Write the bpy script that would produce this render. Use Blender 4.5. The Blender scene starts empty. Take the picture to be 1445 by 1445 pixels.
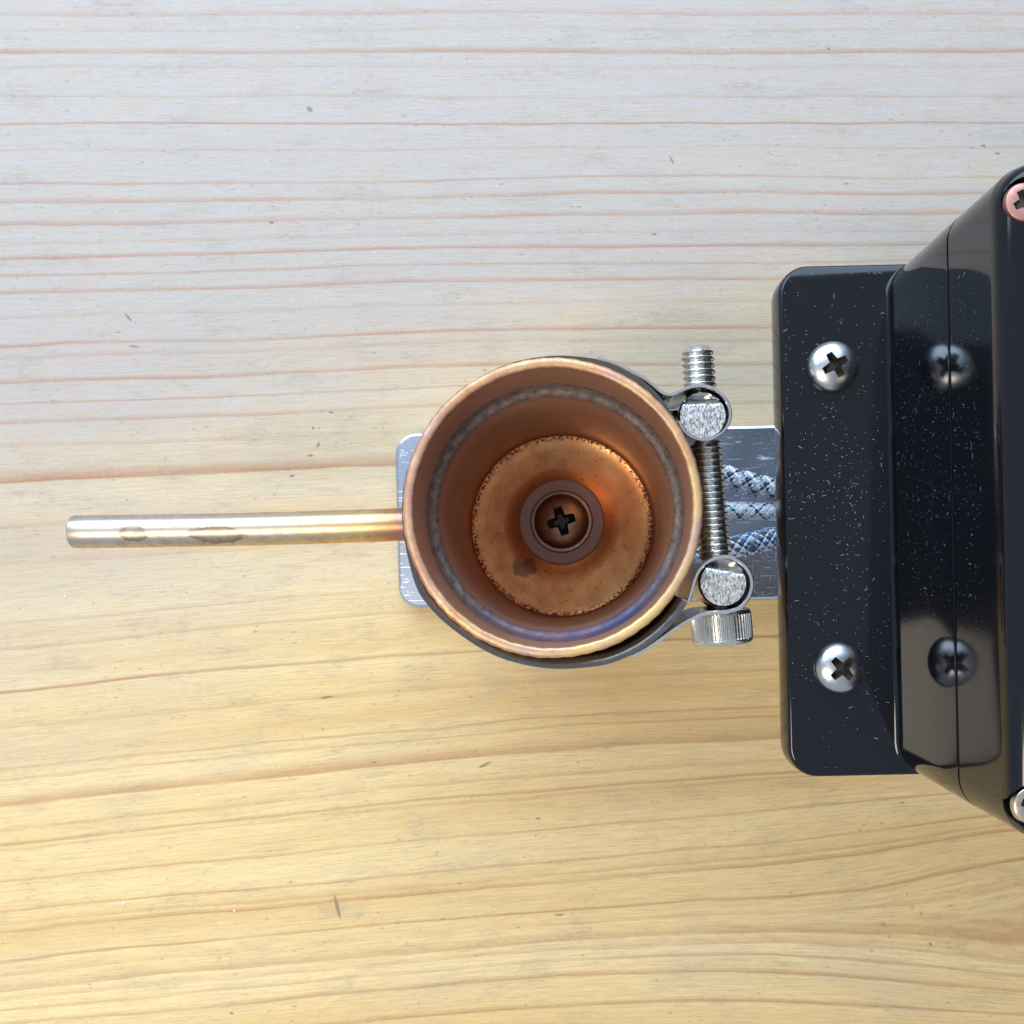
import bpy, bmesh, math, random
from mathutils import Vector, Matrix
R = math.radians
random.seed(7)
S = bpy.context.scene
C = S.collection
MM = 0.001                      # everything below is measured in millimetres

# ------------------------------------------------------------------ camera
CAM_H = 250.0                   # lens height above the table
F, VX, VY = 1445.0, 825.0, 803.0   # focal length and foot of the lens axis, in photo pixels
cam_d = bpy.data.cameras.new('camera')
cam = bpy.data.objects.new('camera', cam_d); C.objects.link(cam)
cam.location = (0, 0, CAM_H * MM)
cam_d.sensor_width = 36; cam_d.lens = 36
cam_d.shift_x = -(VX - 722.5) / 1445
cam_d.shift_y = (VY - 722.5) / 1445
cam_d.clip_start = 0.004; cam_d.clip_end = 50
S.camera = cam

# ------------------------------------------------------------------ light: a table indoors beside a tall window
w = bpy.data.worlds.new('World'); S.world = w; w.use_nodes = True
w.node_tree.nodes['Background'].inputs[0].default_value = (.78, .89, 1.06, 1)      # the room's even light
w.node_tree.nodes['Background'].inputs[1].default_value = 0.63
def area(name, loc, size, watts, col, disk=False):
    l = bpy.data.lights.new(name, 'AREA'); l.shape = 'DISK' if disk else 'RECTANGLE'
    l.size = size[0]
    if not disk: l.size_y = size[1]
    l.energy = watts; l.color = col
    o = bpy.data.objects.new(name, l); C.objects.link(o); o.location = loc
    o.rotation_euler = Vector(loc).to_track_quat('Z', 'Y').to_euler(); return o
area('window_light', (-.22, .87, .74), (1.5, 1.0), 26.0, (.58, .78, 1.0))           # blue-white window beyond the far side of the table
area('ceiling_lamp', (-.47, -.40, 1.06), (.38, 0), 6.4, (1.0, .87, .68), True)      # warm lamp, high to the left

vs = S.view_settings
vs.view_transform = 'Standard'; vs.look = 'None'; vs.gamma = 1; vs.use_curve_mapping = False
vs.exposure = 0.1

# ------------------------------------------------------------------ helpers
def P(px, py, z):
    """a point of the photo at height z (mm)"""
    k = (CAM_H - z) / F
    return ((px - VX) * k, (VY - py) * k)

class MB:
    def __init__(s): s.v = []; s.f = []; s.m = []
    def add(s, vs_, fs, mi=0):
        o = len(s.v); s.v += [tuple(p) for p in vs_]
        for f in fs: s.f.append([i + o for i in f]); s.m.append(mi)
    def loft(s, loops, cap0=False, cap1=False, closed=True, mi=0):
        n = len(loops[0]); vv = [p for l in loops for p in l]; ff = []
        for a in range(len(loops) - 1):
            for i in range(n if closed else n - 1):
                j = (i + 1) % n
                ff.append([a*n + i, a*n + j, (a+1)*n + j, (a+1)*n + i])
        if cap0: ff.append(list(range(n))[::-1])
        if cap1: ff.append([(len(loops)-1)*n + i for i in range(n)])
        s.add(vv, ff, mi)
    def lathe(s, prof, seg=96, c=(0, 0), cap0=False, cap1=False, jit=None, mi=0):
        loops = []
        for k, (r, z) in enumerate(prof):
            l = []
            for i in range(seg):
                a = 2*math.pi*i/seg
                rr, zz = (r, z) if jit is None else jit(k, a, r, z)
                l.append((c[0] + rr*math.cos(a), c[1] + rr*math.sin(a), zz))
            loops.append(l)
        s.loft(loops, cap0, cap1, mi=mi)
    def tube(s, pts, rad, seg=12, cap=True, mi=0):
        pts = [Vector(p) for p in pts]; loops = []; up = Vector((0, 0, 1))
        for i, p in enumerate(pts):
            t = (pts[min(i+1, len(pts)-1)] - pts[max(i-1, 0)]).normalized()
            a = t.cross(up)
            if a.length < 1e-4: a = t.cross(Vector((0, 1, 0)))
            a.normalize(); b = a.cross(t).normalized()
            r = rad(i) if callable(rad) else rad
            loops.append([tuple(p + a*(r*math.cos(2*math.pi*k/seg)) + b*(r*math.sin(2*math.pi*k/seg))) for k in range(seg)])
        s.loft(loops, cap, cap, mi=mi)
    def build(s, name, mats, parent=None, smooth=30, loc=None):
        me = bpy.data.meshes.new(name)
        me.from_pydata([(x*MM, y*MM, z*MM) for x, y, z in s.v], [], s.f)
        for m in (mats if isinstance(mats, list) else [mats]): me.materials.append(m)
        me.polygons.foreach_set('material_index', s.m)
        bm = bmesh.new(); bm.from_mesh(me)
        bmesh.ops.recalc_face_normals(bm, faces=bm.faces)
        if smooth:
            for f in bm.faces: f.smooth = True
            for e in bm.edges:
                if len(e.link_faces) == 2 and e.calc_face_angle(0) > R(smooth): e.smooth = False
        bm.to_mesh(me); bm.free()
        o = bpy.data.objects.new(name, me); C.objects.link(o)
        if parent: o.parent = parent
        if loc: o.location = [c*MM for c in loc]
        return o

def tag(o, label=None, cat=None, group=None, kind=None):
    if label: o['label'] = label
    if cat: o['category'] = cat
    if group: o['group'] = group
    if kind: o['kind'] = kind
    return o
def empty(name, loc=(0, 0, 0), rz=0):
    o = bpy.data.objects.new(name, None); o.empty_display_size = 0.005; C.objects.link(o)
    o.location = [c*MM for c in loc]; o.rotation_euler.z = R(rz); return o

def cut(o, cutter, smooth=30):
    """boolean difference, the cutter is removed afterwards"""
    m = o.modifiers.new('cut', 'BOOLEAN'); m.object = cutter; m.operation = 'DIFFERENCE'; m.solver = 'EXACT'
    dg = bpy.context.evaluated_depsgraph_get(); dg.update()
    me = bpy.data.meshes.new_from_object(o.evaluated_get(dg))
    o.modifiers.clear(); old = o.data; name = old.name; o.data = me; bpy.data.meshes.remove(old); me.name = name
    cm = cutter.data; bpy.data.objects.remove(cutter); bpy.data.meshes.remove(cm)
    bm = bmesh.new(); bm.from_mesh(me)
    for f in bm.faces: f.smooth = True
    for e in bm.edges: e.smooth = not (len(e.link_faces) != 2 or e.calc_face_angle(0) > R(smooth))
    bm.to_mesh(me); bm.free()

def rrect(x0, x1, y0, y1, r, z, n=8, rr=None):
    """rounded rectangle loop; rr = radii for the four corners (x1y1, x0y1, x0y0, x1y0)"""
    rr = rr or [r]*4; out = []
    for (cx, cy, sx, sy, a0, q) in ((x1, y1, -1, -1, 0, rr[0]), (x0, y1, 1, -1, 90, rr[1]), (x0, y0, 1, 1, 180, rr[2]), (x1, y0, -1, 1, 270, rr[3])):
        for k in range(n + 1):
            a = R(a0 + 90*k/n)
            out.append((cx + sx*q + q*math.cos(a), cy + sy*q + q*math.sin(a), z))
    return out

# ---- material helper
class NT:
    def __init__(s, name, **kw):
        s.mat = bpy.data.materials.new(name); s.mat.use_nodes = True
        s.t = s.mat.node_tree; s.n = s.t.nodes; s.b = s.n['Principled BSDF']
        for k, v in kw.items(): s.set(k, v)
    def set(s, k, v):
        i = s.b.inputs[k.replace('_', ' ')]
        if isinstance(v, bpy.types.NodeSocket): s.t.links.new(v, i)
        else: i.default_value = (*v, 1) if isinstance(v, tuple) and len(v) == 3 and i.type == 'RGBA' else v
    def link(s, v, i):
        if isinstance(v, bpy.types.NodeSocket): s.t.links.new(v, i)
        elif isinstance(v, tuple) and i.type == 'RGBA' and len(v) == 3: i.default_value = (*v, 1)
        else: i.default_value = v
    def coord(s, kind='Object', scale=(1, 1, 1), rot=(0, 0, 0), loc=(0, 0, 0)):
        tc = s.n.new('ShaderNodeTexCoord'); mp = s.n.new('ShaderNodeMapping')
        s.t.links.new(tc.outputs[kind], mp.inputs[0])
        mp.inputs['Scale'].default_value = scale; mp.inputs['Rotation'].default_value = rot; mp.inputs['Location'].default_value = loc
        return mp.outputs[0]
    def noise(s, co, scale=1, detail=4, rough=0.55, dist=0, out=0):
        n = s.n.new('ShaderNodeTexNoise'); s.t.links.new(co, n.inputs['Vector'])
        n.inputs['Scale'].default_value = scale; n.inputs['Detail'].default_value = detail
        n.inputs['Roughness'].default_value = rough; n.inputs['Distortion'].default_value = dist
        return n.outputs[out]
    def voro(s, co, scale=1, feat='F1', out='Distance', rnd=1):
        n = s.n.new('ShaderNodeTexVoronoi'); n.feature = feat; s.t.links.new(co, n.inputs['Vector'])
        n.inputs['Scale'].default_value = scale; n.inputs['Randomness'].default_value = rnd
        return n.outputs[out]
    def ramp(s, fac, stops, interp='LINEAR'):
        n = s.n.new('ShaderNodeValToRGB'); s.link(fac, n.inputs[0]); e = n.color_ramp.elements
        n.color_ramp.interpolation = interp
        def c(v): return (v, v, v, 1) if not isinstance(v, tuple) else (*v, 1)
        e[0].position, e[0].color = stops[0][0], c(stops[0][1])
        e[1].position, e[1].color = stops[-1][0], c(stops[-1][1])
        for p, v in stops[1:-1]:
            q = e.new(p); q.color = c(v)
        return n.outputs[0]
    def math(s, op, a, b=0.0, c=None, clamp=False):
        n = s.n.new('ShaderNodeMath'); n.operation = op; n.use_clamp = clamp
        s.link(a, n.inputs[0]); s.link(b, n.inputs[1])
        if c is not None: s.link(c, n.inputs[2])
        return n.outputs[0]
    def mix(s, fac, a, b, mode='MIX'):
        n = s.n.new('ShaderNodeMix'); n.data_type = 'RGBA'; n.blend_type = mode
        s.link(fac, n.inputs[0]); s.link(a, n.inputs[6]); s.link(b, n.inputs[7]); return n.outputs[2]
    def sep(s, co):
        n = s.n.new('ShaderNodeSeparateXYZ'); s.t.links.new(co, n.inputs[0]); return n.outputs
    def bump(s, h, strength=0.3, dist=0.0001, prev=None):
        n = s.n.new('ShaderNodeBump'); s.link(h, n.inputs['Height'])
        n.inputs['Strength'].default_value = strength; n.inputs['Distance'].default_value = dist
        if prev: s.t.links.new(prev, n.inputs['Normal'])
        return n.outputs[0]

# ------------------------------------------------------------------ materials
def wood_material():
    m = NT('pine_wood', Roughness=0.5)
    uv = m.coord('UV'); xyz = m.sep(uv); u, v = xyz[0], xyz[1]      # u, v in thousands of photo pixels, v follows the grain
    wob = m.noise(m.coord('UV', (2.2, 6, 1)), 1, 3, 0.5)
    fine = m.noise(m.coord('UV', (9, 60, 1)), 1, 3, 0.6)
    v2 = m.math('ADD', v, m.math('MULTIPLY', m.math('SUBTRACT', wob, 0.5), 0.020))
    v2 = m.math('ADD', v2, m.math('MULTIPLY', m.math('SUBTRACT', fine, 0.5), 0.0035))
    rings = [(20, .45), (42, .25), (74, .8), (95, .25), (137, .35), (175, 1), (213, .3), (262, .6), (288, .65), (319, .6), (345, .25), (365, .75), (390, .65), (415, .7),
             (450, .25), (490, .8), (507, .3), (541, .8), (571, .6), (598, .6), (632, .3), (680, .95), (745, .2), (800, .25), (880, .3), (915, .4), (977, 1), (1030, .35),
             (1088, .7), (1103, .6), (1138, .75), (1173, .5), (1193, .85), (1201, .4), (1246, .6), (1290, .75), (1308, .4), (1318, .7), (1356, .85), (1375, .3), (1397, .6), (1410, .4), (1425, .6)]
    rnd = random.Random(3); y = -14
    while y > -960: rings.insert(0, (y, rnd.uniform(.3, .9))); y -= rnd.uniform(18, 60)
    y = 1446
    while y < 2600: rings.append((y, rnd.uniform(.3, .9))); y += rnd.uniform(12, 42)
    tot = None
    for k in range(0, len(rings), 10):
        ch = rings[k:k+10]
        a, b = ch[0][0] - 40, ch[-1][0] + 12
        st2 = []
        st2.append((0, 0.0)); last = a
        for (p, s_) in ch:
            tail = min(rnd.uniform(2.5, 8) if rnd.random() < .6 else rnd.uniform(9, 22)*(.45 if p < 660 else 1), (p - last)*0.8)
            st2 += [((p - tail - a)/(b-a), 0.0), ((p - a)/(b-a), s_), ((p + 1.8 - a)/(b-a), 0.0)]
            last = p + 2.2
        st2 = st2[:32]
        f = m.math('DIVIDE', m.math('SUBTRACT', m.math('MULTIPLY', v2, 1000), a), b - a)
        r = m.ramp(f, st2)
        tot = r if tot is None else m.math('ADD', tot, r)
    tot = m.math('MULTIPLY', tot, m.ramp(m.noise(m.coord('UV', (3, 25, 1)), 1, 3), [(.32, .5), (.58, 1.0)]))
    # colour of the boards: broad bands, fibres, blotches
    band = m.noise(m.coord('UV', (.35, 11, 1)), 1, 4, 0.6)
    base = m.ramp(band, [(.3, (.61, .375, .13)), (.5, (.70, .495, .22)), (.72, (.77, .585, .31))])
    # window sheen painted in as greyer base colour towards the far side
    veil = m.math('ADD', v, m.math('MULTIPLY', m.math('SUBTRACT', m.noise(m.coord('UV', (.9, 5, 1), loc=(5, 2, 0)), 1, 4, .65), .5), .75))
    veil = m.math('ADD', veil, m.math('MULTIPLY', m.math('SUBTRACT', u, .6), .27))
    base = m.mix(m.ramp(veil, [(.40, .93), (1.62, .0)]), base, (.392, .364, .362))
    fib = m.noise(m.coord('UV', (14, 420, 1)), 1, 5, 0.65)
    base = m.mix(m.ramp(fib, [(.34, .5), (.58, 0.0)]), base, (.42, .285, .155))
    gr = m.noise(m.coord('UV', (60, 260, 1)), 1, 5, 0.7)
    base = m.mix(m.ramp(gr, [(.54, 0.0), (.76, .5)]), base, (.33, .27, .21))
    blot = m.noise(m.coord('UV', (3.5, 6, 1), loc=(3, 1, 0)), 1, 3, 0.6)
    base = m.mix(m.ramp(blot, [(.52, 0.0), (.75, .35)]), base, (.47, .37, .29))
    base = m.mix(m.math('MULTIPLY', tot, .85, clamp=True), base, (.33, .125, .04))
    por = m.noise(m.coord('UV', (45, 620, 1), loc=(1, 4, 0)), 1, 3, .6)
    base = m.mix(m.ramp(por, [(.60, 0.0), (.72, .5)]), base, (.26, .18, .11))
    dirt = m.math('MULTIPLY', m.ramp(m.noise(m.coord('UV', (9, 26, 1), loc=(7, 3, 0)), 1, 5, .7), [(.52, 0.0), (.72, 1.0)]), m.ramp(gr, [(.4, .15), (.62, .75)]))
    base = m.mix(m.math('MULTIPLY', dirt, .7), base, (.24, .20, .17))
    sheen = m.noise(m.coord('UV', (120, 700, 1)), 1, 2, .5)
    base = m.mix(m.ramp(sheen, [(.6, 0.0), (.78, .26)]), base, (.80, .76, .70))
    # specks and dents
    wv = m.n.new('ShaderNodeVectorMath'); wv.operation = 'MULTIPLY_ADD'
    m.link(m.noise(m.coord('UV', (90, 130, 1)), 1, 3, .6, 0, 1), wv.inputs[0]); wv.inputs[1].default_value = (.012, .006, 0); m.link(uv, wv.inputs[2])
    mp = m.n.new('ShaderNodeMapping'); m.link(wv.outputs[0], mp.inputs[0]); mp.inputs['Scale'].default_value = (15, 34, 1)
    sp = m.voro(mp.outputs[0], 1)
    spn = m.noise(m.coord('UV', (7, 7, 1)), 1, 2)
    msk = m.math('MULTIPLY', m.ramp(sp, [(.03, 1.0), (.075, 0.0)]), m.ramp(spn, [(.5, 0.0), (.58, 1.0)]))
    mp2 = m.n.new('ShaderNodeMapping'); m.link(wv.outputs[0], mp2.inputs[0]); mp2.inputs['Scale'].default_value = (50, 80, 1)
    sp2 = m.voro(mp2.outputs[0], 1)
    msk2 = m.math('MULTIPLY', m.ramp(sp2, [(.07, .8), (.16, 0.0)]), m.ramp(m.noise(m.coord('UV', (14, 20, 1)), 1, 2), [(.5, 0.0), (.6, 1.0)]))
    base = m.mix(m.math('MULTIPLY', msk, .8), base, (.13, .085, .05))
    base = m.mix(m.math('MULTIPLY', msk2, .6), base, (.22, .15, .09))
    # single marks seen in the photograph (px, py, half length, half width)
    xy = m.sep(m.coord('Object'))
    dents = None
    for (px, py, ra, rb, an) in ((190, 489, 9, 1.6, 5), (449, 628, 2.6, 5, 35), (442, 604, 2.2, 2.5, 0), (437, 154, 6, 4, 40), (383, 314, 4, 2.6, 0), (685, 1079, 11, 2.6, -25), (790, 1291, 8, 2, -10), (476, 1280, 3, 22, -14), (948, 226, 7, 2, 60), (461, 984, 12, 2, -10), (1170, 395, 2, 12, 10), (181, 448, 9, 2, 50), (1313, 1332, 3, 2.4, 0), (1130, 455, 8, 2, 30)):
        c = P(px, py, 0); k = CAM_H/F*MM
        dx = m.math('SUBTRACT', xy[0], c[0]*MM); dy = m.math('SUBTRACT', xy[1], c[1]*MM)
        ca, sa = math.cos(R(-an)), math.sin(R(-an))
        e1 = m.math('DIVIDE', m.math('ADD', m.math('MULTIPLY', dx, ca), m.math('MULTIPLY', dy, sa)), ra*k)
        e2 = m.math('DIVIDE', m.math('SUBTRACT', m.math('MULTIPLY', dy, ca), m.math('MULTIPLY', dx, sa)), rb*k)
        d = m.math('ADD', m.math('MULTIPLY', e1, e1), m.math('MULTIPLY', e2, e2))
        d = m.math('ADD', d, m.math('MULTIPLY', m.math('SUBTRACT', gr, .5), 2.2))
        q = m.ramp(d, [(.35, 1.0), (1.0, 0.0)])
        dents = q if dents is None else m.math('MAXIMUM', dents, q)
    base = m.mix(m.math('MULTIPLY', dents, .62), base, (.12, .08, .05))
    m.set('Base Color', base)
    m.set('Roughness', m.ramp(m.noise(m.coord('UV', (8, 90, 1)), 1, 3), [(.3, .38), (.7, .52)]))
    m.set('Specular IOR Level', .34)
    h = m.math('ADD', m.math('MULTIPLY', fib, .6), m.math('MULTIPLY', gr, .8))
    m.set('Normal', m.bump(h, .5, 0.00012))
    return m.mat

def copper(name, c1, c2, c3, rough=(.3, .5), metal=1.0, scale=260, pit=0.0, bumpy=.25, dist=.00012, grime=.4):
    m = NT(name, Metallic=metal)
    co = m.coord()
    n = m.noise(co, scale, 5, .6); n2 = m.noise(co, scale*5, 4, .65)
    col = m.ramp(n, [(.3, c1), (.5, c2), (.7, c3)])
    col = m.mix(m.ramp(n2, [(.4, 0.0), (.75, grime)]), col, tuple(x*.45 for x in c1))
    if pit:
        v = m.voro(co, 900); p = m.ramp(v, [(.12, 1.0), (.24, 0.0)])
        p = m.math('MULTIPLY', p, m.ramp(m.noise(co, 420, 3), [(.5, 0.0), (.62, pit)]))
        col = m.mix(p, col, (.03, .016, .01))
    m.set('Base Color', col); m.set('Roughness', m.ramp(n2, [(.3, rough[0]), (.7, rough[1])]))
    m.set('Normal', m.bump(m.math('ADD', n2, n), bumpy, dist))
    return m

M = {}
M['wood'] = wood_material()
M['liner'] = copper('brown_oxidised_copper', (.44, .21, .125), (.50, .255, .155), (.54, .29, .185), (.40, .52), .42, 60, bumpy=.03, grime=.12).mat
M['shell'] = copper('outer_copper', (.5, .25, .13), (.62, .36, .2), (.55, .4, .24), (.3, .45), .9, 140).mat

def rim_mat():
    m = copper('rim_copper', (.50, .25, .13), (.60, .33, .17), (.68, .44, .24), (.38, .52), .6, 220, bumpy=.3)
    co = m.coord(); x = m.sep(co)
    # more golden towards the lower right; heat tints in violet-brown patches
    g = m.ramp(m.math('ADD', m.math('MULTIPLY', x[0], 22), m.math('MULTIPLY', x[1], -26)), [(.15, 0.0), (.75, .8)])
    old = m.b.inputs['Base Color'].links[0].from_socket
    col = m.mix(g, old, (.70, .47, .20))
    v = m.ramp(m.noise(co, 75, 3), [(.5, 0.0), (.66, .6)])
    m.set('Base Color', m.mix(v, col, (.34, .2, .25)))
    return m.mat
M['rim'] = rim_mat()

def seam_mat():
    m = NT('heat_tinted_solder', Metallic=.45)
    co = m.coord(); x = m.sep(co); n = m.noise(co, 700, 5, .65); n1 = m.noise(co, 120, 3)
    col = m.ramp(n, [(.3, (.10, .075, .065)), (.5, (.21, .17, .15)), (.72, (.32, .26, .225))])
    down = m.ramp(m.math('ADD', m.math('MULTIPLY', x[1], -36), m.math('MULTIPLY', x[0], 8)), [(.4, 0.0), (.8, .85)])
    tint = m.ramp(n1, [(.38, (.11, .10, .20)), (.52, (.25, .15, .18)), (.64, (.12, .11, .22))])
    m.set('Base Color', m.mix(down, col, tint)); m.set('Roughness', m.ramp(n, [(.3, .62), (.7, .45)]))
    m.set('Normal', m.bump(n, .45, .0004)); return m.mat
M['seam'] = seam_mat()

def floor_mat():
    m = copper('pitted_copper_floor', (.50, .175, .06), (.60, .24, .085), (.64, .31, .12), (.24, .34), .85, 45, pit=.8, bumpy=.3)
    co = m.coord(); x = m.sep(co)
    rr = m.math('SQRT', m.math('ADD', m.math('MULTIPLY', x[0], x[0]), m.math('MULTIPLY', x[1], x[1])))
    old = m.b.inputs['Base Color'].links[0].from_socket
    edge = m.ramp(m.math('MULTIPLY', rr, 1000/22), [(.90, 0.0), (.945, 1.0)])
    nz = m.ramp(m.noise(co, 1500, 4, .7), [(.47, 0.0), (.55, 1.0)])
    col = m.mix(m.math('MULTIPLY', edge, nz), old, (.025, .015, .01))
    # the scorched flake beside the washer
    dx = m.math('ADD', x[0], .0090); dy = m.math('ADD', x[1], .0098)
    d = m.math('ADD', m.math('MULTIPLY', m.math('MULTIPLY', dx, dx), 1/.0032**2), m.math('MULTIPLY', m.math('MULTIPLY', dy, dy), 1/.0024**2))
    d = m.math('ADD', d, m.math('MULTIPLY', m.math('SUBTRACT', m.noise(co, 500, 4, .7), .5), 3.4))
    col = m.mix(m.ramp(d, [(.5, .8), (.95, 0.0)]), col, (.16, .075, .055))
    m.set('Base Color', col); return m.mat
M['floor'] = floor_mat()

def tube_mat():
    m = NT('heat_tinted_tube', Metallic=1.0)
    co = m.coord(); x = m.sep(co)
    t = m.math('MULTIPLY', m.math('ADD', x[0], .0911), 1/.067)          # 0 at the free end, 1 at the pot
    t = m.math('ADD', t, m.math('MULTIPLY', m.math('SUBTRACT', m.noise(co, 160, 3), .5), .10))
    col = m.ramp(t, [(0, (.58, .51, .44)), (.25, (.60, .51, .41)), (.6, (.64, .52, .35)), (.8, (.72, .50, .23)), (.88, (.55, .25, .12)), (.93, (.22, .13, .22)), (1, (.20, .16, .22))])
    n = m.noise(co, 520, 5, .7)
    col = m.mix(m.ramp(n, [(.42, 0.0), (.68, .5)]), col, (.26, .18, .12))
    def stain(cx, cz, ra, rb):
        dx = m.math('MULTIPLY', m.math('SUBTRACT', x[0], cx), 1/ra); dy = m.math('MULTIPLY', m.math('SUBTRACT', x[1], cz), 1/rb)
        d = m.math('SQRT', m.math('ADD', m.math('MULTIPLY', dx, dx), m.math('MULTIPLY', dy, dy)))
        d = m.math('ADD', d, m.math('MULTIPLY', m.math('SUBTRACT', m.noise(co, 420, 4, .7), .5), .9))
        return m.ramp(d, [(.35, .28), (.66, .45), (.86, .7), (1, 0.0)])
    s1 = stain(-.0812, -.0034, .0030, .0017); s2 = stain(-.0652, -.0036, .0060, .0017)
    col = m.mix(m.math('MAXIMUM', s1, s2), col, (.16, .095, .05))
    m.set('Base Color', col); m.set('Roughness', m.ramp(n, [(.3, .27), (.7, .45)]))
    m.set('Normal', m.bump(n, .03, .0001)); return m.mat
M['tube'] = tube_mat()

def steel(name, col=(.62, .61, .59), r0=.14, r1=.26, sc=900, b=.08):
    m = NT(name, Metallic=1.0, Base_Color=col); n = m.noise(m.coord(), sc, 4)
    m.set('Roughness', m.ramp(n, [(.3, r0), (.7, r1)])); m.set('Normal', m.bump(n, b, .0001)); return m.mat
M['steel'] = steel('polished_stainless')
M['dark_steel'] = steel('dark_reflection_steel', (.17, .16, .15), .16, .3)  # band colour darkened to paint in the dark surroundings it would mirror
M['bolt'] = steel('stainless_bolt', (.60, .58, .54), .18, .3)
M['screw'] = steel('screw_steel', (.47, .475, .49), .24, .36)
def rough_end():
    m = NT('cropped_steel_end', Metallic=1.0); co = m.coord('Object', (1, .4, 1))
    v = m.noise(co, 3600, 4, .75); m.set('Base Color', m.ramp(v, [(.38, (.14, .135, .13)), (.5, (.42, .41, .40)), (.66, (.74, .73, .71))]))
    m.set('Roughness', .3); m.set('Normal', m.bump(v, .7, .0003)); return m.mat
M['rough_end'] = rough_end()
def alu():
    m = NT('scratched_aluminium', Metallic=1.0); 
    n1 = m.noise(m.coord('Object', (230, 2600, 300), (0, 0, R(-24))), 1, 4, .6, .6)
    n2 = m.noise(m.coord('Object', (1900, 260, 300), (0, 0, R(-38))), 1, 3, .6, 1.2)
    n3 = m.noise(m.coord(), 55, 3)
    s_ = m.math('MAXIMUM', m.math('MULTIPLY', m.ramp(n1, [(.62, 0.0), (.70, 1.0)]), m.ramp(n3, [(.36, .2), (.5, 1.0)])), m.math('MULTIPLY', m.ramp(n2, [(.64, 0.0), (.72, .8)]), m.ramp(n3, [(.5, 0.0), (.56, 1.0)])))
    m.set('Base Color', m.mix(m.math('MULTIPLY', s_, .6), (.52, .57, .66), (.74, .77, .80))); m.set('Roughness', m.math('ADD', .27, m.math('MULTIPLY', s_, .3)))
    m.set('Normal', m.bump(s_, .2, .00012)); return m.mat
M['alu'] = alu()
def plastic(name, rough=.05):
    m = NT(name, Base_Color=(.004, .0045, .007), Roughness=rough); co = m.coord()
    n = m.noise(co, 60, 4, .6); m.set('Roughness', m.ramp(n, [(.35, rough), (.7, rough + .045)]))
    m.set('Specular IOR Level', .36); return m.mat
M['plastic'] = plastic('glossy_black_plastic')
M['recess'] = NT('dark_recess', Base_Color=(.012, .011, .010), Roughness=.6).mat
M['slot'] = NT('shaded_slot', Base_Color=(.035, .028, .02), Roughness=.45).mat  # dark colour stands for the shade inside the cross slots
M['pink'] = copper('pinkish_coppered_screw', (.42, .20, .17), (.50, .25, .21), (.56, .30, .25), (.4, .5), .6, 300).mat
M['nickel'] = steel('bright_lid_screw', (.5, .42, .36), .2, .4)
M['washer'] = NT('pinkish_ceramic', Base_Color=(.38, .235, .19), Roughness=.42).mat
M['potscrew'] = copper('browned_screw_steel', (.26, .17, .125), (.32, .21, .15), (.36, .25, .18), (.24, .34), .95, 200, bumpy=.06).mat
def fibre(name, c): return NT(name, Base_Color=c, Roughness=.32, Specular_IOR_Level=.7).mat
M['f_white'] = fibre('white_glass_braid', (.74, .78, .83)); M['f_grey'] = fibre('grey_glass_braid', (.36, .42, .52))
M['f_dark'] = fibre('black_braid', (.03, .033, .04)); M['f_blue'] = fibre('blue_tracer_braid', (.01, .10, .30)); M['f_turq'] = fibre('turquoise_tracer_braid', (.01, .32, .50))
M['lint'] = NT('pale_lint', Base_Color=(.42, .44, .48), Roughness=.8).mat
M['crumb'] = NT('white_crumb', Base_Color=(.8, .78, .74), Roughness=.5).mat

# ------------------------------------------------------------------ the table
def interp(x, tab):
    for (a, b), (c, d) in zip(tab, tab[1:]):
        if x <= c: 
            t = max(0, (x - a)/(c - a)); t = t*t*(3 - 2*t); return b + (d - b)*t
    return tab[-1][1]
def grain(px, py):
    s_ = interp(py, [(150, 0), (320, .02), (470, .032), (650, .042), (850, .085), (1100, .108), (1450, .085), (2000, .06)])
    g = px if px < 600 else 600 + 420*(1 - math.exp(-(px - 600)/420))
    v = py + s_*g
    xk, yk = 1530, 1300; vk = yk + .09*g
    q = math.exp(-((px - xk)/300)**2 - ((py - yk)/120)**2)
    v = vk + (v - vk)*(1 - .80*q) + 18*math.exp(-((px-1500)/330)**2 - ((py-1150)/110)**2)
    return px/1000, v/1000
def build_table():
    x0, x1, y0, y1, st = -330, 330, -300, 300, 4
    nx, ny = (x1-x0)//st, (y1-y0)//st; b = MB(); vv = []; uv = []
    for j in range(ny + 1):
        for i in range(nx + 1):
            x, y = x0 + i*st, y0 + j*st; vv.append((x, y, 0)); uv.append(grain(VX + x*F/CAM_H, VY - y*F/CAM_H))
    ff = [[j*(nx+1)+i, j*(nx+1)+i+1, (j+1)*(nx+1)+i+1, (j+1)*(nx+1)+i] for j in range(ny) for i in range(nx)]
    n0 = len(vv)
    for (x, y) in ((x0, y0), (x1, y0), (x1, y1), (x0, y1)): vv.append((x, y, -28)); uv.append(grain(VX + x*F/CAM_H, VY - y*F/CAM_H))
    edge = [[i for i in range(nx+1)], [j*(nx+1)+nx for j in range(ny+1)], [ny*(nx+1)+i for i in range(nx, -1, -1)], [j*(nx+1) for j in range(ny, -1, -1)]]
    for k in range(4): ff.append(edge[k][::-1] + [n0+k, n0+(k+1) % 4])
    ff.append([n0+3, n0+2, n0+1, n0])
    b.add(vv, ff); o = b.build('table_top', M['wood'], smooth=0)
    l = o.data.uv_layers.new(name='grain')
    for lp in o.data.loops: l.data[lp.index].uv = uv[lp.vertex_index]
    tag(o, 'pale pine table top with thin orange growth rings', 'table', kind='structure')
build_table()

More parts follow.
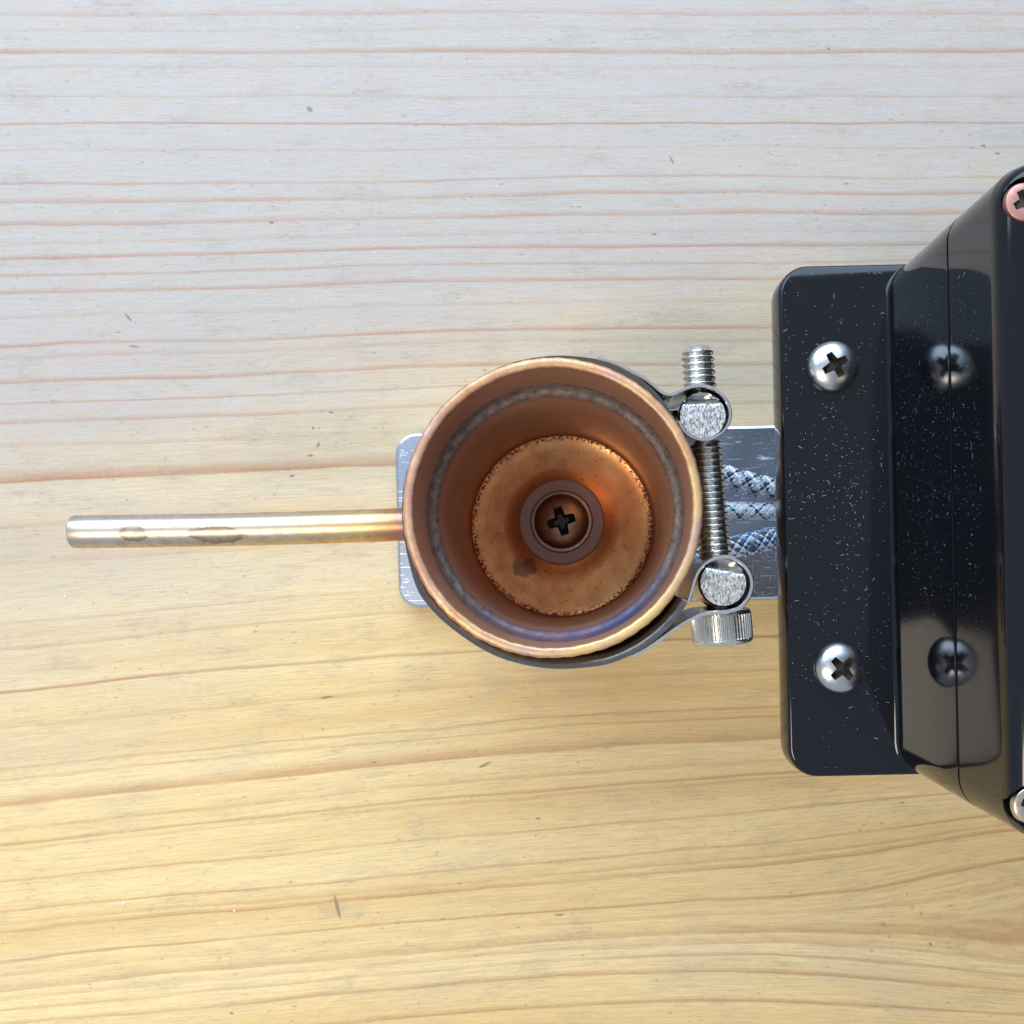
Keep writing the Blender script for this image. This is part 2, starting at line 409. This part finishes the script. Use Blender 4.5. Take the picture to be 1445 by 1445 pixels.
# ------------------------------------------------------------------ screws
def cross_cutter(rc, depth, top, half, rot):
    b = MB()
    def star(sc, z):
        out = []
        for k in range(4):
            a = rot + math.pi/2*k
            d = Vector((math.cos(a), math.sin(a))); n = Vector((-d.y, d.x))
            for s_, q in ((-1, 1), (1, 1)):
                p = d*(rc*sc) + n*(half*sc*.92*s_); out.append((p.x, p.y, z))
            a2 = a + math.pi/4; r2 = half*1.62*sc; out.append((math.cos(a2)*r2, math.sin(a2)*r2, z))
        return out
    b.loft([star(.5, top - depth), star(.80, top - depth*.45), star(1.06, top + .3)], True, True)
    return b
def pan_head(name, r, h, parent, loc, rot, mat, rc=.5, lip=None, label=None, half=.14, flat=False):
    prof = [(r*.9, -.6), (r*.985, .0), (r, .12*h), (r*.992, .2*h)]
    if lip:
        prof = [(r*.9, -.6), (r, .0), (r, .14*h), (r*.985, .22*h), (r*.90, .24*h), (r*.885, .20*h)]
    r1 = prof[-1][0]; z1 = prof[-1][1]
    if flat: prof += [(r1*.93, h*.85), (r1*.86, h*.97), (r1*.5, h), (.02, h)]
    else:
        for k in range(1, 13):
            a = k/12*math.pi/2; prof.append((max(.02, r1*math.cos(a)), z1 + (h - z1)*math.sin(a)**.92))
    b = MB(); b.lathe(prof, 64, cap0=True, cap1=True)
    o = b.build(name, mat, None, 40)
    o.data.materials.append(M['slot'])
    c = cross_cutter(r*rc, h*.85, h*1.0, r*half, R(rot)); c.m = [1]*len(c.m); c = c.build('cutter', [mat, M['slot']], None, 0)
    cut(o, c, 40)
    o.parent = parent; o.location = [q*MM for q in loc]
    if label: o['label'] = label
    return o

# ------------------------------------------------------------------ aluminium bar (Z-shaped: along the table, up, under the box)
ASM = 1.3                                             # the whole device is turned slightly on the table
bar = empty('aluminium_bar', (-8, 12.4, 0), ASM)
def build_bar():
    h = 20.9
    b = MB()
    # the flat on the table, its free end rounded
    def flat(z, ins):
        return rrect(-37 + ins, 70, -h + ins, h - ins, 4, z, 6, [.5, 5 - ins, 5 - ins, .5])
    b.loft([flat(.25, .5), flat(.6, 0), flat(4.3, 0), flat(4.75, .2), flat(5, .7)], True, True)
    b.build('flat_bar', M['alu'], bar, 25)
    b = MB()
    up = [(71, .3), (75.5, .3), (76.5, 1), (76.5, 50.6), (71, 50.6)]
    b.loft([[(x, -h, z) for x, z in up], [(x, h, z) for x, z in up]], True, True)
    b.build('upright', M['alu'], bar, 25)
    b = MB(); b.loft([rrect(55, 105, -h, h, 3, 50.9), rrect(55, 105, -h, h, 3, 55.9)], True, True)
    b.build('shelf_plate', M['alu'], bar, 25)
build_bar()
tag(bar, 'scratched flat aluminium bar running under the copper pot and black box', 'metal bar')

# ------------------------------------------------------------------ copper pot
PC = (-5.3, 10.2)
pot = empty('copper_pot', (*PC, 0))
tag(pot, 'open round copper pot browned by heat, with a thin side tube', 'pot')
rn = random.Random(5)
ph = [(rn.uniform(0, 6.28), rn.randint(2, 31), rn.uniform(.3, 1)) for _ in range(14)]
def wob(a, s_=1): return s_*sum(q*math.sin(n*a + p) for p, n, q in ph)/6
b = MB()
b.lathe([(23.2, 5.2), (24.0, 5.2), (24.35, 5.8), (24.4, 10), (24.4, 68), (24.45, 74), (24.7, 77.5)], 128)
b.build('outer_shell', M['shell'], pot)
b = MB()
def rj(k, a, r, z): return r + wob(a, .10) + .06*math.sin(57*a + k), z + wob(a + 1.3, .12)
b.lathe([(24.7, 77.3), (25.0, 78.8), (25.02, 79.4), (24.85, 79.8), (24.5, 79.98), (24.1, 80.0), (23.75, 79.98), (23.45, 79.88), (23.3, 79.6), (23.26, 79.0), (23.32, 78.2), (23.5, 77.0)], 192, jit=rj)
b.build('rim', M['rim'], pot, 60)
b = MB(); b.lathe([(23.62, 78.6), (23.52, 77), (23.5, 70), (23.5, 60.5)], 128)
b.build('upper_wall', M['liner'], pot)
b = MB()
def sj(k, a, r, z):
    e = 0 if k in (0, 5, 6) else wob(a*1.0 + k*.4, .22) + .12*math.sin(41*a + 2.1*k) + .08*math.sin(83*a + k)
    return r + e*.8, z + e*.7
b.lathe([(23.56, 64.6), (23.3, 62.8), (22.95, 61.9), (22.6, 61.5), (22.1, 61.25), (21.75, 60.7), (21.6, 59.4)], 192, jit=sj)
b.build('solder_seam', M['seam'], pot, 60)['label'] = 'grey and violet heat-tinted solder ring'
b = MB(); b.lathe([(21.95, 61), (21.65, 60.2), (21.5, 40), (21.5, 9.0), (21.42, 8.3), (21.2, 7.9)], 128)
b.build('inner_wall', M['liner'], pot)
b = MB()
b.lathe([(22.4, 5.25), (22.4, 7.4), (21.4, 8.1), (20.6, 7.75), (18, 7.6), (14, 7.5), (11, 7.7), (9.8, 8.3), (4, 8.5), (.05, 8.5)], 128, cap0=True, cap1=True)
b.build('floor', M['floor'], pot)['label'] = 'pitted golden copper floor of the pot'
b = MB()
b.lathe([(10.0, 8.3), (10.15, 8.8), (10.1, 9.6), (9.7, 10.0), (7.4, 10.0), (6.8, 9.6)], 96, c=(-.1, .9), cap0=True)
b.build('washer', M['washer'], pot)['label'] = 'pinkish ceramic washer'
pan_head('centre_screw', 7.1, 3.4, pot, (-.1, .9, 10.15), 16, M['potscrew'], .49, True, 'browned cross-head screw in the pot floor', .15)
b = MB()
tz = 51.0; pts = []
for k in range(25):
    t = k/24; px = 106 + (590 - 106)*t; py = 750.5 - 4.0*t - 7.5*t**2.2
    x, y = P(px, py, tz); pts.append((x - PC[0], y - PC[1], tz))
rt = 3.2
b2 = MB()
pp = [(pts[0][0] - .25, pts[0][1], tz)] + [(pts[0][0] - .18, pts[0][1], tz)] + pts
b2.tube(pp, lambda i: (rt - .25, rt - .06)[i] if i < 2 else rt, 40)
tb = b2.build('side_tube', M['tube'], pot, 35)
tb['label'] = 'thin shiny tube with gold and violet heat tints and two brown drip stains'
bore = MB(); bore.tube([(pts[0][0] - 3, pts[0][1], tz), (pts[0][0] + 12, pts[0][1] + .1, tz)], rt - .9, 32)
cut(tb, bore.build('cutter', M['recess'], pot, 0), 35)
# object coordinates of the tube are those of the pot: shift for the material is built in (x from -98+5.3)

# ------------------------------------------------------------------ T-bolt hose clamp
clamp = empty('hose_clamp', (*PC, 0))
tag(clamp, 'shiny steel hose clamp with bolt and two trunnions around the copper pot', 'hose clamp')
def L(p): return (p[0] - PC[0], p[1] - PC[1])
def smooth_path(pts, n=6):
    out = []
    for i in range(len(pts) - 1):
        p0 = Vector(pts[max(i-1, 0)]); p1 = Vector(pts[i]); p2 = Vector(pts[i+1]); p3 = Vector(pts[min(i+2, len(pts)-1)])
        for k in range(n):
            t = k/n
            out.append(.5*((2*p1) + (p2 - p0)*t + (2*p0 - 5*p1 + 4*p2 - p3)*t*t + (3*p1 - p0 - 3*p2 + p3)*t**3))
    out.append(Vector(pts[-1])); return out
def strip(pts, th, z0, z1, name, mat, n=6, label=None, roll=0):
    q = smooth_path(pts, n); a = []; bb = []
    for i, p in enumerate(q):
        t = (q[min(i+1, len(q)-1)] - q[max(i-1, 0)]).normalized(); nn = Vector((-t.y, t.x))*th/2
        if roll:                                             # rolled band: inner edge first, kept outside the pot's bore
            qi = p - nn*1.5
            if qi.length < 24.1: qi = qi*(24.1/qi.length)
            a.append(qi); bb.append(p + nn*.5)
        else: a.append(p + nn); bb.append(p - nn)
    m = MB(); e = .14
    loops = []
    for s0, s1 in zip(a, bb):
        d = (s1 - s0)*.22
        if roll:
            l = [(s0.x, s0.y, z0)]
            for k in range(8):
                f = k/7; c_ = s0 + (s1 - s0)*f; l.append((c_.x, c_.y, z1 - roll*(1 - math.sqrt(max(0, 1 - (1 - f)**2)))))
            loops.append(l + [(s1.x, s1.y, z0)]); continue
        loops.append([(s0.x, s0.y, z0), (s0.x, s0.y, z1 - e), (s0.x + d.x, s0.y + d.y, z1), (s1.x - d.x, s1.y - d.y, z1), (s1.x, s1.y, z1 - e), (s1.x, s1.y, z0)])
    m.loft(loops, True, True); o = m.build(name, mat, clamp, 35)
    if label: o['label'] = label
    return o
ZB0, ZB1 = 57.5, 77.0
def px2(l, z=ZB1): return [L(P(x, y, z)) for x, y in l]
band = px2([(966, 848), (952, 869), (930, 892), (903, 912), (875, 926), (845, 934.5), (790, 939), (740, 933), (695, 918), (650, 890), (612, 856), (588, 815)])
for a, r in ((182, 25.0), (160, 24.9), (135, 24.9), (112, 24.95), (92, 25.2)): band.append((r*math.cos(R(a)), r*math.sin(R(a))))
band += px2([(838, 511), (872, 522), (903, 540), (930, 566), (950, 598)])
strip(band, 2.4, ZB0, ZB1, 'band', M['dark_steel'], 8, roll=1.8)
up = px2([(842, 505.5), (868, 513), (893, 525.5), (912, 536), (926, 547.5), (937, 555.5), (948, 557), (962, 551), (976, 545.5), (991, 544.5), (1008, 549.5), (1022, 561), (1029.5, 577), (1029.5, 592), (1022, 607), (1009, 616.5), (993, 620), (977, 617), (965, 607), (958.5, 594)])
strip(up, .6, ZB0, ZB1 + .25, 'loop_strap', M['steel'], 5)
strip(px2([(934, 561), (945, 572), (953, 573), (964, 572)]), .4, ZB0 + 2, ZB1 - 4, 'bridge', M['steel'])
lo = px2([(893, 926), (912, 915.5), (932, 902), (954, 886), (972, 875), (990, 867), (1006, 864.5), (1026, 863), (1044, 857), (1056, 843), (1061, 824), (1056, 806), (1044, 793), (1026, 786), (1006, 789), (991, 799), (981.5, 815), (976, 833), (972, 848)])
strip(lo, .65, ZB0, ZB1 + .25, 'loop_strap', M['steel'], 5)
for (cx, cy, rr, ang) in ((992, 586, 4.1, 92), (1021, 823, 4.1, 80)):
    c = L(P(cx, cy, 77.6)); m = MB(); d = Vector((math.cos(R(ang)), math.sin(R(ang))))
    n = 64
    m.lathe([(rr, ZB0 - .2), (rr, 76.0)], n, c, cap0=True)
    loops = []; rads = [1.0, .97, .93, .85, .75, .65, .55, .45, .35, .25, .15, .05, .004]
    for k, q in enumerate(rads):
        l = []
        for i in range(n):
            a = 2*math.pi*i/n; x, y = q*math.cos(a), q*math.sin(a); s_ = x*d.x + y*d.y
            z = 77.4 - max(0, s_ - .42)*4.2 - (.9 if k == 0 else .35 if k == 1 else 0)
            l.append((c[0] + rr*x, c[1] + rr*y, max(z, 75.4) if k else 76.0))
        loops.append(l)
    m.loft(loops, False, True)
    o = m.build('trunnion', [M['steel'], M['rough_end']], clamp, 35)
    for f in o.data.polygons:
        p = Vector((f.center.x/MM - c[0], f.center.y/MM - c[1]))/rr
        if f.normal.z > .3 and p.length < .93 and p.dot(d) < .45: f.material_index = 1
# the bolt
BZ = 67.0
A_ = Vector((*P(981, 491, BZ), BZ)); B_ = Vector((*P(1018.5, 909, BZ), BZ))
A_.x += .25; B_.x += .25
ax = (B_ - A_).normalized(); LB = (B_ - A_).length; hx = Vector((0, 0, 1)); sx = ax.cross(hx)
def bp(t, r, a): 
    p = A_ + ax*t + sx*(r*math.cos(a)) + hx*(r*math.sin(a)); return (p.x - PC[0], p.y - PC[1], p.z)
m = MB(); seg = 40; pitch = 1.15; step = .115; rows = []
nt_ = int((LB - 6.4)/step)
for i in range(nt_ + 1):
    t = i*step; row = []
    for k in range(seg):
        a = 2*math.pi*k/seg; phs = (t/pitch - k/seg) % 1.0
        tri = 1 - abs(2*phs - 1); r = 2.42 + .56*min(1, max(0, tri*1.35 - .12))
        if t < 1.0: r = min(r, 2.15 + .75*t)
        row.append(bp(t, r, a))
    rows.append(row)
m.loft(rows, True, True); m.build('bolt_thread', M['bolt'], clamp, 60)
m = MB(); rows = []; nk = 54; R0 = 5.45
def ring(t, r, kn):
    return [bp(t, r - (kn if k % 4 in (2, 3) else 0), 2*math.pi*k/(nk*4)) for k in range(nk*4)]
h0 = LB - 6.2
for t, r, kn in ((h0, 3, 0), (h0, 4.8, 0), (h0 + .25, 5.2, 0), (h0 + .9, R0, .03), (h0 + 1.0, R0, .24), (LB - 1.15, R0, .24), (LB - .95, R0 - .02, .03), (LB - .45, R0 - .15, 0), (LB - .1, R0 - .5, 0), (LB, R0 - 1.0, 0), (LB, 2.6, 0), (LB - 3, 2.5, 0)):
    rows.append(ring(t, r, kn))
m.loft(rows, True, True); m.build('bolt_head', M['bolt'], clamp, 38)['label'] = 'knurled round bolt head'

# ------------------------------------------------------------------ braided cables
def cable(label, path, rad, ns, cols, pitch, wv, cat='cable'):
    q = smooth_path(path, 14); n = len(q); core = []
    s_ = [0]
    for i in range(1, n): s_.append(s_[-1] + (q[i] - q[i-1]).length)
    Ltot = s_[-1]
    def frame(d):
        d = min(max(d, 0), Ltot); i = 0
        while i < n - 2 and s_[i+1] < d: i += 1
        f = (d - s_[i])/max(1e-6, s_[i+1] - s_[i]); p = q[i].lerp(q[i+1], f)
        t = (q[min(i+2, n-1)] - q[max(i-1, 0)]).normalized()
        a = t.cross(Vector((0, 0, 1)))
        if a.length < .05: a = t.cross(Vector((1, 0, 0)))
        a.normalize(); return p, a, a.cross(t).normalized(), t
    root = empty('braided_cable', tuple(q[0])); o0 = q[0]
    m = MB(); m.tube([p - o0 for p in q], rad*.84, 14); m.build('core', M['f_dark'], root)
    m = MB(); step = pitch/ns/3.0; N = int(Ltot/step)
    for dr in (1, -1):
        for k in range(ns):
            mi = cols(dr, k); left = []; 
            loops = []
            for i in range(N + 1):
                d = i*step; th = dr*2*math.pi*d/pitch + 2*math.pi*k/ns + (.5*2*math.pi/ns if dr < 0 else 0)
                p, a, bb, t = frame(d)
                ov = math.cos(ns*2*math.pi*d/pitch + (0 if dr > 0 else math.pi) + k*math.pi)*.09
                rr = rad*(1 + ov)
                e = a*math.cos(th) + bb*math.sin(th); tg = (-a*math.sin(th) + bb*math.cos(th))
                side = (tg*math.cos(math.atan2(2*math.pi*rad, pitch)) - t*dr*math.sin(math.atan2(2*math.pi*rad, pitch)))
                wd = wv; c0 = p - o0 + e*rr
                loops.append([tuple(c0 - side*wd - e*.10*rad), tuple(c0 - side*wd*.45 + e*.05*rad), tuple(c0 + side*wd*.45 + e*.05*rad), tuple(c0 + side*wd - e*.10*rad)])
            m.loft(loops, closed=False, mi=mi)
    o = m.build('braid', [M['f_white'], M['f_grey'], M['f_dark'], M['f_blue'], M['f_turq']], root, 60)
    tag(root, label, cat, 'braided cables between pot and box')
def W(px, py, z): return Vector((*P(px, py, z), z))
cable('grey braided cable nearest the upper clamp trunnion, slanting down towards the box',
      [W(962, 662, 30), W(990, 665, 32), W(1015, 670, 33), W(1050, 680, 33), W(1085, 689, 33), W(1120, 695, 34), W(1170, 700, 38), W(1230, 700, 46)], 2.2, 12,
      lambda d, k: 2 if k % 4 == 1 else (0 if k % 2 else 1), 12.0, .43)
cable('thin straight white braided cable with blue tracers, in the middle of three',
      [W(960, 719, 29), W(990, 719, 31), W(1020, 720.5, 32), W(1060, 721, 32), W(1110, 721.5, 33), W(1170, 722, 38), W(1230, 722, 46)], 1.7, 12,
      lambda d, k: (4 if k == 2 and d > 0 else 3 if k == 7 and d > 0 else 2 if k == 10 or (k == 4 and d < 0) else 0), 10.0, .32)
cable('blue-grey braided cable beside the lower clamp trunnion, slanting up towards the box',
      [W(950, 800, 29), W(985, 789, 31), W(1018, 777, 33), W(1050, 769, 34), W(1085, 762, 34), W(1120, 757, 35), W(1170, 752, 39), W(1230, 748, 46)], 2.15, 12,
      lambda d, k: 2 if k % 6 == 1 else 3 if k % 3 == 2 else (1 if k % 2 else 0), 11.5, .43)

# ------------------------------------------------------------------ black box
BX, BY = 60.0, 9.1
box = empty('black_enclosure', (BX, BY, 0), ASM*.95)
tag(box, 'glossy black plastic enclosure with a screwed side flange, cut by the right edge', 'enclosure')
Y0, Y1 = -46.6, 46.5                  # local
XF, XW, XE = -24.3, -4.2, 92.0        # flange edge, wall foot, far side
ZF, ZS, ZT = 65.0, 94.0, 113.4
# flange
m = MB()
def fl(z, ins): return rrect(XF + ins, XE - 25, Y0 + ins, Y1 - ins, 5, z, 8, [.6, 5.6 - ins, 5.6 - ins, .6])
m.loft([fl(57.6, .5), fl(58.2, .1), fl(60, 0), fl(64.2, .25), fl(64.65, .4), fl(64.9, .65), fl(ZF, 1.0)], True, True)
m.build('flange', M['plastic'], box, 45)
def body_loop(z, ins, xo=0.0, r=6.0, yo=0.0): return rrect(XW + ins - xo, XE - ins, Y0 + ins + yo, Y1 - ins - yo, r - min(ins, 4), z, 10)
m = MB(); lp = []
for k in range(7):
    a = k/6*math.pi/2; lp.append(body_loop(ZF - .05 + 0.9*(1 - math.cos(a)) + .05*(k > 0), .12, 0.9*(1 - math.sin(a)), yo=.25))
lp += [body_loop(ZF + 1.1, .125), body_loop(ZF + 1.4, .13), body_loop(80, .2), body_loop(ZS - .9, .28), body_loop(ZS - .36, .32), body_loop(ZS - .3, .38), body_loop(ZS - .3, 2.5)]
m.loft([body_loop(56.2, .8), body_loop(56.8, .3), body_loop(64.0, .12, yo=.25)] + lp, True, True)
m.build('case', M['plastic'], box, 40)
m = MB(); lp = [body_loop(ZS + .3, 2.5), body_loop(ZS + .3, .38), body_loop(ZS + .36, .32), body_loop(ZS + .9, .34), body_loop(109.5, .5), body_loop(110.2, .51)]
for k in range(8):
    a = k/7*math.pi/2; lp.append(body_loop(ZT - 2.7 + 2.7*math.sin(a), .52 + 2.9*(1 - math.cos(a)), r=6.5))
lp += [body_loop(ZT, 4.15, r=6.8), body_loop(ZT - .1, 4.3, r=6.8), body_loop(ZT - .32, 4.4, r=6.8), body_loop(ZT - .35, 5.0, r=6.8)]
m.loft(lp, True, True)
lid = m.build('lid', M['plastic'], box, 40)
sc_pos = []
for px, py in ((1447, 284), (1459, 1138)):
    x, y = P(px, py, ZT - .6); a = -R(ASM*.95); x -= BX; y -= BY
    sc_pos.append((x*math.cos(a) - y*math.sin(a), x*math.sin(a) + y*math.cos(a)))
for (x, y) in sc_pos:
    c = MB(); c.lathe([(3.05, ZT - 3.5), (3.05, ZT - .7), (3.5, ZT + .5)], 48, (x, y), True, True)
    cut(lid, c.build('cutter', M['recess'], box, 0), 40)
pan_head('lid_screw', 2.75, 1.0, box, (*sc_pos[0], ZT - 1.6), 25, M['pink'], .62, None, 'pinkish coppery lid screw at the upper corner', .2, True)
pan_head('lid_screw', 2.75, 1.0, box, (*sc_pos[1], ZT - 1.8), 70, M['nickel'], .62, None, 'bright-rimmed lid screw at the lower corner', .2, True)
for (px, py, rot, lab) in ((1177, 516, 28, 'domed cross-head screw in the upper half of the flange'), (1187, 943, 42, 'domed cross-head screw in the lower half of the flange')):
    x, y = P(px, py, 66.5); a = -R(ASM*.95); x -= BX; y -= BY
    pan_head('flange_screw', 4.6, 2.7, box, (x*math.cos(a) - y*math.sin(a), x*math.sin(a) + y*math.cos(a), ZF + .02), rot, M['screw'], .55, None, lab, .15)

# ------------------------------------------------------------------ lint on the box, crumbs on the table
rd = random.Random(11)
m = MB()
def fleck(o, ux, uy, nz, ln, wd, ang, bend):
    d = ux*math.cos(ang) + uy*math.sin(ang); q = -ux*math.sin(ang) + uy*math.cos(ang); pts_ = []
    for k in range(4):
        t = k/3 - .5; c = o + d*(t*ln) + q*(bend*ln*(t*t - .25)) + nz*.05
        pts_ += [c - q*wd/2, c + q*wd/2]
    m.add([tuple(p) for p in pts_], [[0, 2, 3, 1], [2, 4, 5, 3], [4, 6, 7, 5]])
X, Y, Z = Vector((1, 0, 0)), Vector((0, 1, 0)), Vector((0, 0, 1))
cl = [(rd.uniform(XF + 3, -7), rd.uniform(Y0 + 10, Y1 - 6), rd.uniform(1.5, 6)) for _ in range(16)]
def size():
    if rd.random() < .9: return rd.uniform(.06, .15), rd.uniform(.05, .09)
    return rd.uniform(.3, 1.0), rd.uniform(.035, .055)
for i in range(500):
    x = XF + 1.5 + 17.5*(rd.random()**.8); y = rd.triangular(Y0 + 3, Y1 - 2, 8); l, wd = size()
    if i % 5 < 3:
        q_ = rd.choice(cl); x = min(max(rd.gauss(q_[0], q_[2]), XF + 1.3), XW - 1.2); y = min(max(rd.gauss(q_[1], q_[2]*1.6), Y0 + 2), Y1 - 2)
    fleck(Vector((x, y, ZF)), X, Y, Z, l, wd, rd.uniform(0, 3.14), rd.uniform(-.7, .7))
for i in range(620):
    z = rd.uniform(67.2, 105); ins = .13 + (z - 66)/27*.15 if z < ZS - .6 else .34 + (z - 95)/11*.16
    if abs(z - ZS) < .8: continue
    y = rd.triangular(Y0 + 8, Y1 - 6, 18); l, wd = size()
    fleck(Vector((XW + ins - .05, y, z)), Z, Y, -X, l, wd, rd.uniform(0, 3.14), rd.uniform(-.7, .7))
for i in range(70):
    l, wd = size()
    fleck(Vector((rd.uniform(.8, 20), rd.uniform(Y0 + 5, Y1 - 5), ZT - .35)), X, Y, Z, l, wd, rd.uniform(0, 3.14), rd.uniform(-.7, .7))
lint = m.build('lint', M['lint'], None, 0)
lint.location = box.location; lint.rotation_euler = box.rotation_euler
tag(lint, 'pale lint and dust flecks scattered over the black enclosure', 'lint', kind='stuff')
m = MB()
def crumb(x, y, s_):
    vv = []
    for k in range(8):
        a = [(-1, -1, -.2), (1, -1, -.2), (1, 1, -.2), (-1, 1, -.2), (-.6, -.6, 1), (.6, -.6, 1), (.6, .6, 1), (-.6, .6, 1)][k]
        vv.append((x + s_*a[0]*rd.uniform(.6, 1), y + s_*a[1]*rd.uniform(.6, 1), s_*max(0, a[2])*rd.uniform(.6, 1) + .02))
    m.add(vv, [[3, 2, 1, 0], [4, 5, 6, 7], [0, 1, 5, 4], [1, 2, 6, 5], [2, 3, 7, 6], [3, 0, 4, 7]])
for (px, py, s_) in ((331, 1285, 3), (280, 1122, 2.4), (175, 1275, 3.6), (152, 1255, 2.2), (312, 1302, 2.4), (92, 842, 2.6), (508, 690, 2), (490, 1187, 2), (217, 1212, 2), (51, 1417, 2), (395, 1083, 2), (440, 1080, 1.6), (1000, 1171, 1.8), (655, 1270, 1.6), (127, 1443, 2), (310, 762, 1.6)):
    crumb(*P(px, py, 0), s_*.17*.62)
for i in range(60): crumb(*P(rd.uniform(0, 1100), rd.uniform(0, 1445), 0), rd.uniform(.05, .11))
cr = m.build('crumbs', M['crumb'], None, 0)
tag(cr, 'tiny white crumbs scattered on the pine table top', 'crumbs', kind='stuff')
